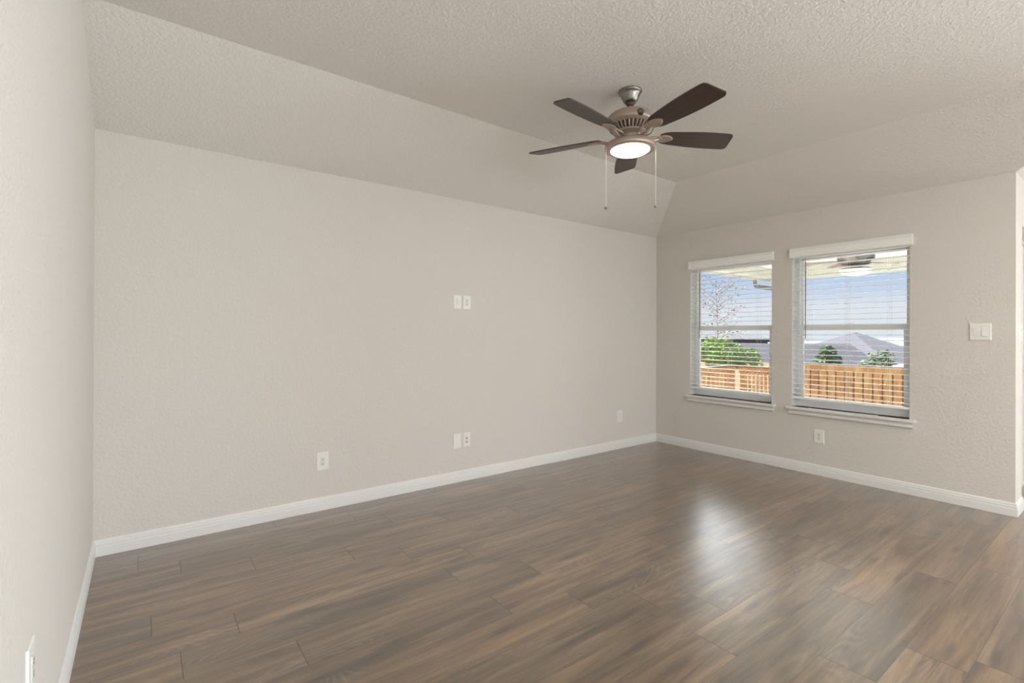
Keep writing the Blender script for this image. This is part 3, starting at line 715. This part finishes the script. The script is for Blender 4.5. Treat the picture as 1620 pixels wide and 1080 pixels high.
house('dark-roofed neighbour house behind the green tree in the left window', 31.5, 16.6, R(38), 9, 8, -4.6, 1.05, 1.9, 4.5, M_shing[2])
house('house with a long plain grey roof at the right of the left window', 25.9, 7.3, R(-37), 5.6, 6, -4.6, -1.0, .86, .5, M_shing[0], vents=((-1.2, -2.2, .35, .5), (.4, -2.4, .15, .5)))
house('big grey hip-roofed house with the pointed roof in the right window', 43.5, 10.4, R(-8), 10, 10, -5.2, -1.2, 1.5, 5.2, M_shing[0])
house('lower grey-roofed house in front of the pointed roof', 34.2, 3.2, R(-62), 6.6, 6, -4.7, -1.3, .30, 3.5, M_shing[1], vents=((-1.3, -2.2, -.55, .5), (-.4, -2.4, -.6, .5)))
house('grey-roofed house at the right edge of the right window', 42, -3.6, R(-80), 7, 8, -4.9, -1.6, .45, 4.0, M_shing[0])

# ------------------------------------------------------------------ trees and bushes
def plant(name, label, cat, x, y, zg, blobs, nleaf, lsize, mat, trunk, seed, extra=None):
    rr = random.Random(seed); t = tag(empty(name, (x, y, zg)), label, cat)
    bm = bmesh.new()
    for i in range(nleaf):
        bx, by, bz, br, bh, wt = rr.choices(blobs, weights=[q[5] for q in blobs])[0]
        while True:
            p = Vector((rr.uniform(-1, 1), rr.uniform(-1, 1), rr.uniform(-1, 1)))
            if p.length < 1: break
        c = Vector((bx+p.x*br, by+p.y*br, bz-zg+p.z*bh)); s = lsize*rr.uniform(.6, 1.3)
        q = Matrix.Rotation(rr.uniform(0, 6.28), 3, 'Z') @ Matrix.Rotation(rr.uniform(0, 3.1), 3, 'X')
        vs = [bm.verts.new(c+q @ Vector(w)*s) for w in ((-1, 0, 0), (0, -.45, .1), (1, 0, 0), (0, .45, .1))]; bm.faces.new(vs)
    bmesh.ops.recalc_face_normals(bm, faces=bm.faces)
    obj('foliage', bm, mat, t)
    bm = bmesh.new()
    for tr in trunk: tube(bm, [(a, b, c-zg) for a, b, c, r in tr], .02, 6, [r for a, b, c, r in tr])
    obj('trunk', bm, M_bark, t)
    return t
# young tree: dense low crown, wispy leader rising into the sky
tb = []
tr = [[(0, 0, -1.7, .05), (.02, .0, 0, .03), (-.05, .05, 1.0, .014), (.03, .12, 1.9, .009), (0, .15, 2.75, .006)]]
rr = random.Random(5)
for k in range(34):
    z = .2+k*.073; a = rr.uniform(0, 6.28); l = (.95-.45*k/34)*rr.uniform(.6, 1.1)
    tr.append([(0, .05, z, .012), (l*.5*math.cos(a), l*.5*math.sin(a), z+.18, .005), (l*math.cos(a), l*math.sin(a), z+.38, .003)])
    if z > .9:
        tb.append((l*.6*math.cos(a), l*.6*math.sin(a), z+.25, .12, .10, .13)); tb.append((l*math.cos(a), l*math.sin(a), z+.40, .09, .08, .10))
        tb.append((0, .05, z, .16, .12, .06))
low = [(0, 0, .76, .62, .42, 1.0), (-.45, -.25, .62, .40, .32, .5), (.45, -.50, .60, .40, .34, .6), (.2, .3, 1.02, .40, .22, .3), (-.3, .5, .78, .42, .32, .5), (-.9, .5, .72, .4, .38, .5)]
yt = plant('young_tree', 'bushy young green tree with a thin wispy top in the left window', 'tree', 12.75, 3.55, -1.7, low, 4600, .050, M_leaf, tr, 11)
bm = bmesh.new(); rr = random.Random(8)
for q in tb:
    for k in range(7):
        c = Vector((q[0]+rr.uniform(-1, 1)*q[3]*1.5, q[1]+rr.uniform(-1, 1)*q[3]*1.5, q[2]+1.7+rr.uniform(-1, 1)*q[4])); sz = rr.uniform(.018, .038)
        m_ = Matrix.Rotation(rr.uniform(0, 6.28), 3, 'Z') @ Matrix.Rotation(rr.uniform(0, 3.1), 3, 'X')
        bm.faces.new([bm.verts.new(c+m_ @ Vector(w)*sz) for w in ((-1, 0, 0), (0, -.5, .1), (1, 0, 0), (0, .5, .1))])
tag(obj('sparse_foliage', bm, M_leafr, yt), 'thin rusty leaves on the wispy top')
plant('evergreen_shrub', 'narrow dark green conifer above the fence in the right window', 'shrub', 18.1, 2.9, -2.7, [(0, 0, .0, .55, .45, .8), (0, 0, .35, .40, .4, .7), (0, 0, .68, .24, .3, .4), (.3, -.75, .1, .40, .25, .35)], 1500, .07, M_leafd, [[(0, 0, -2.7, .06), (0, 0, .9, .01)]], 12)
plant('evergreen_shrub', 'wispy grey-green shrub above the fence, right of the conifer', 'shrub', 20.5, 2.25, -3.0, [(0, 0, .1, .62, .45, .8), (.1, -.1, .45, .42, .35, .5)], 700, .07, M_leafd, [[(0, 0, -3.0, .05), (0, 0, .7, .01)]], 13)
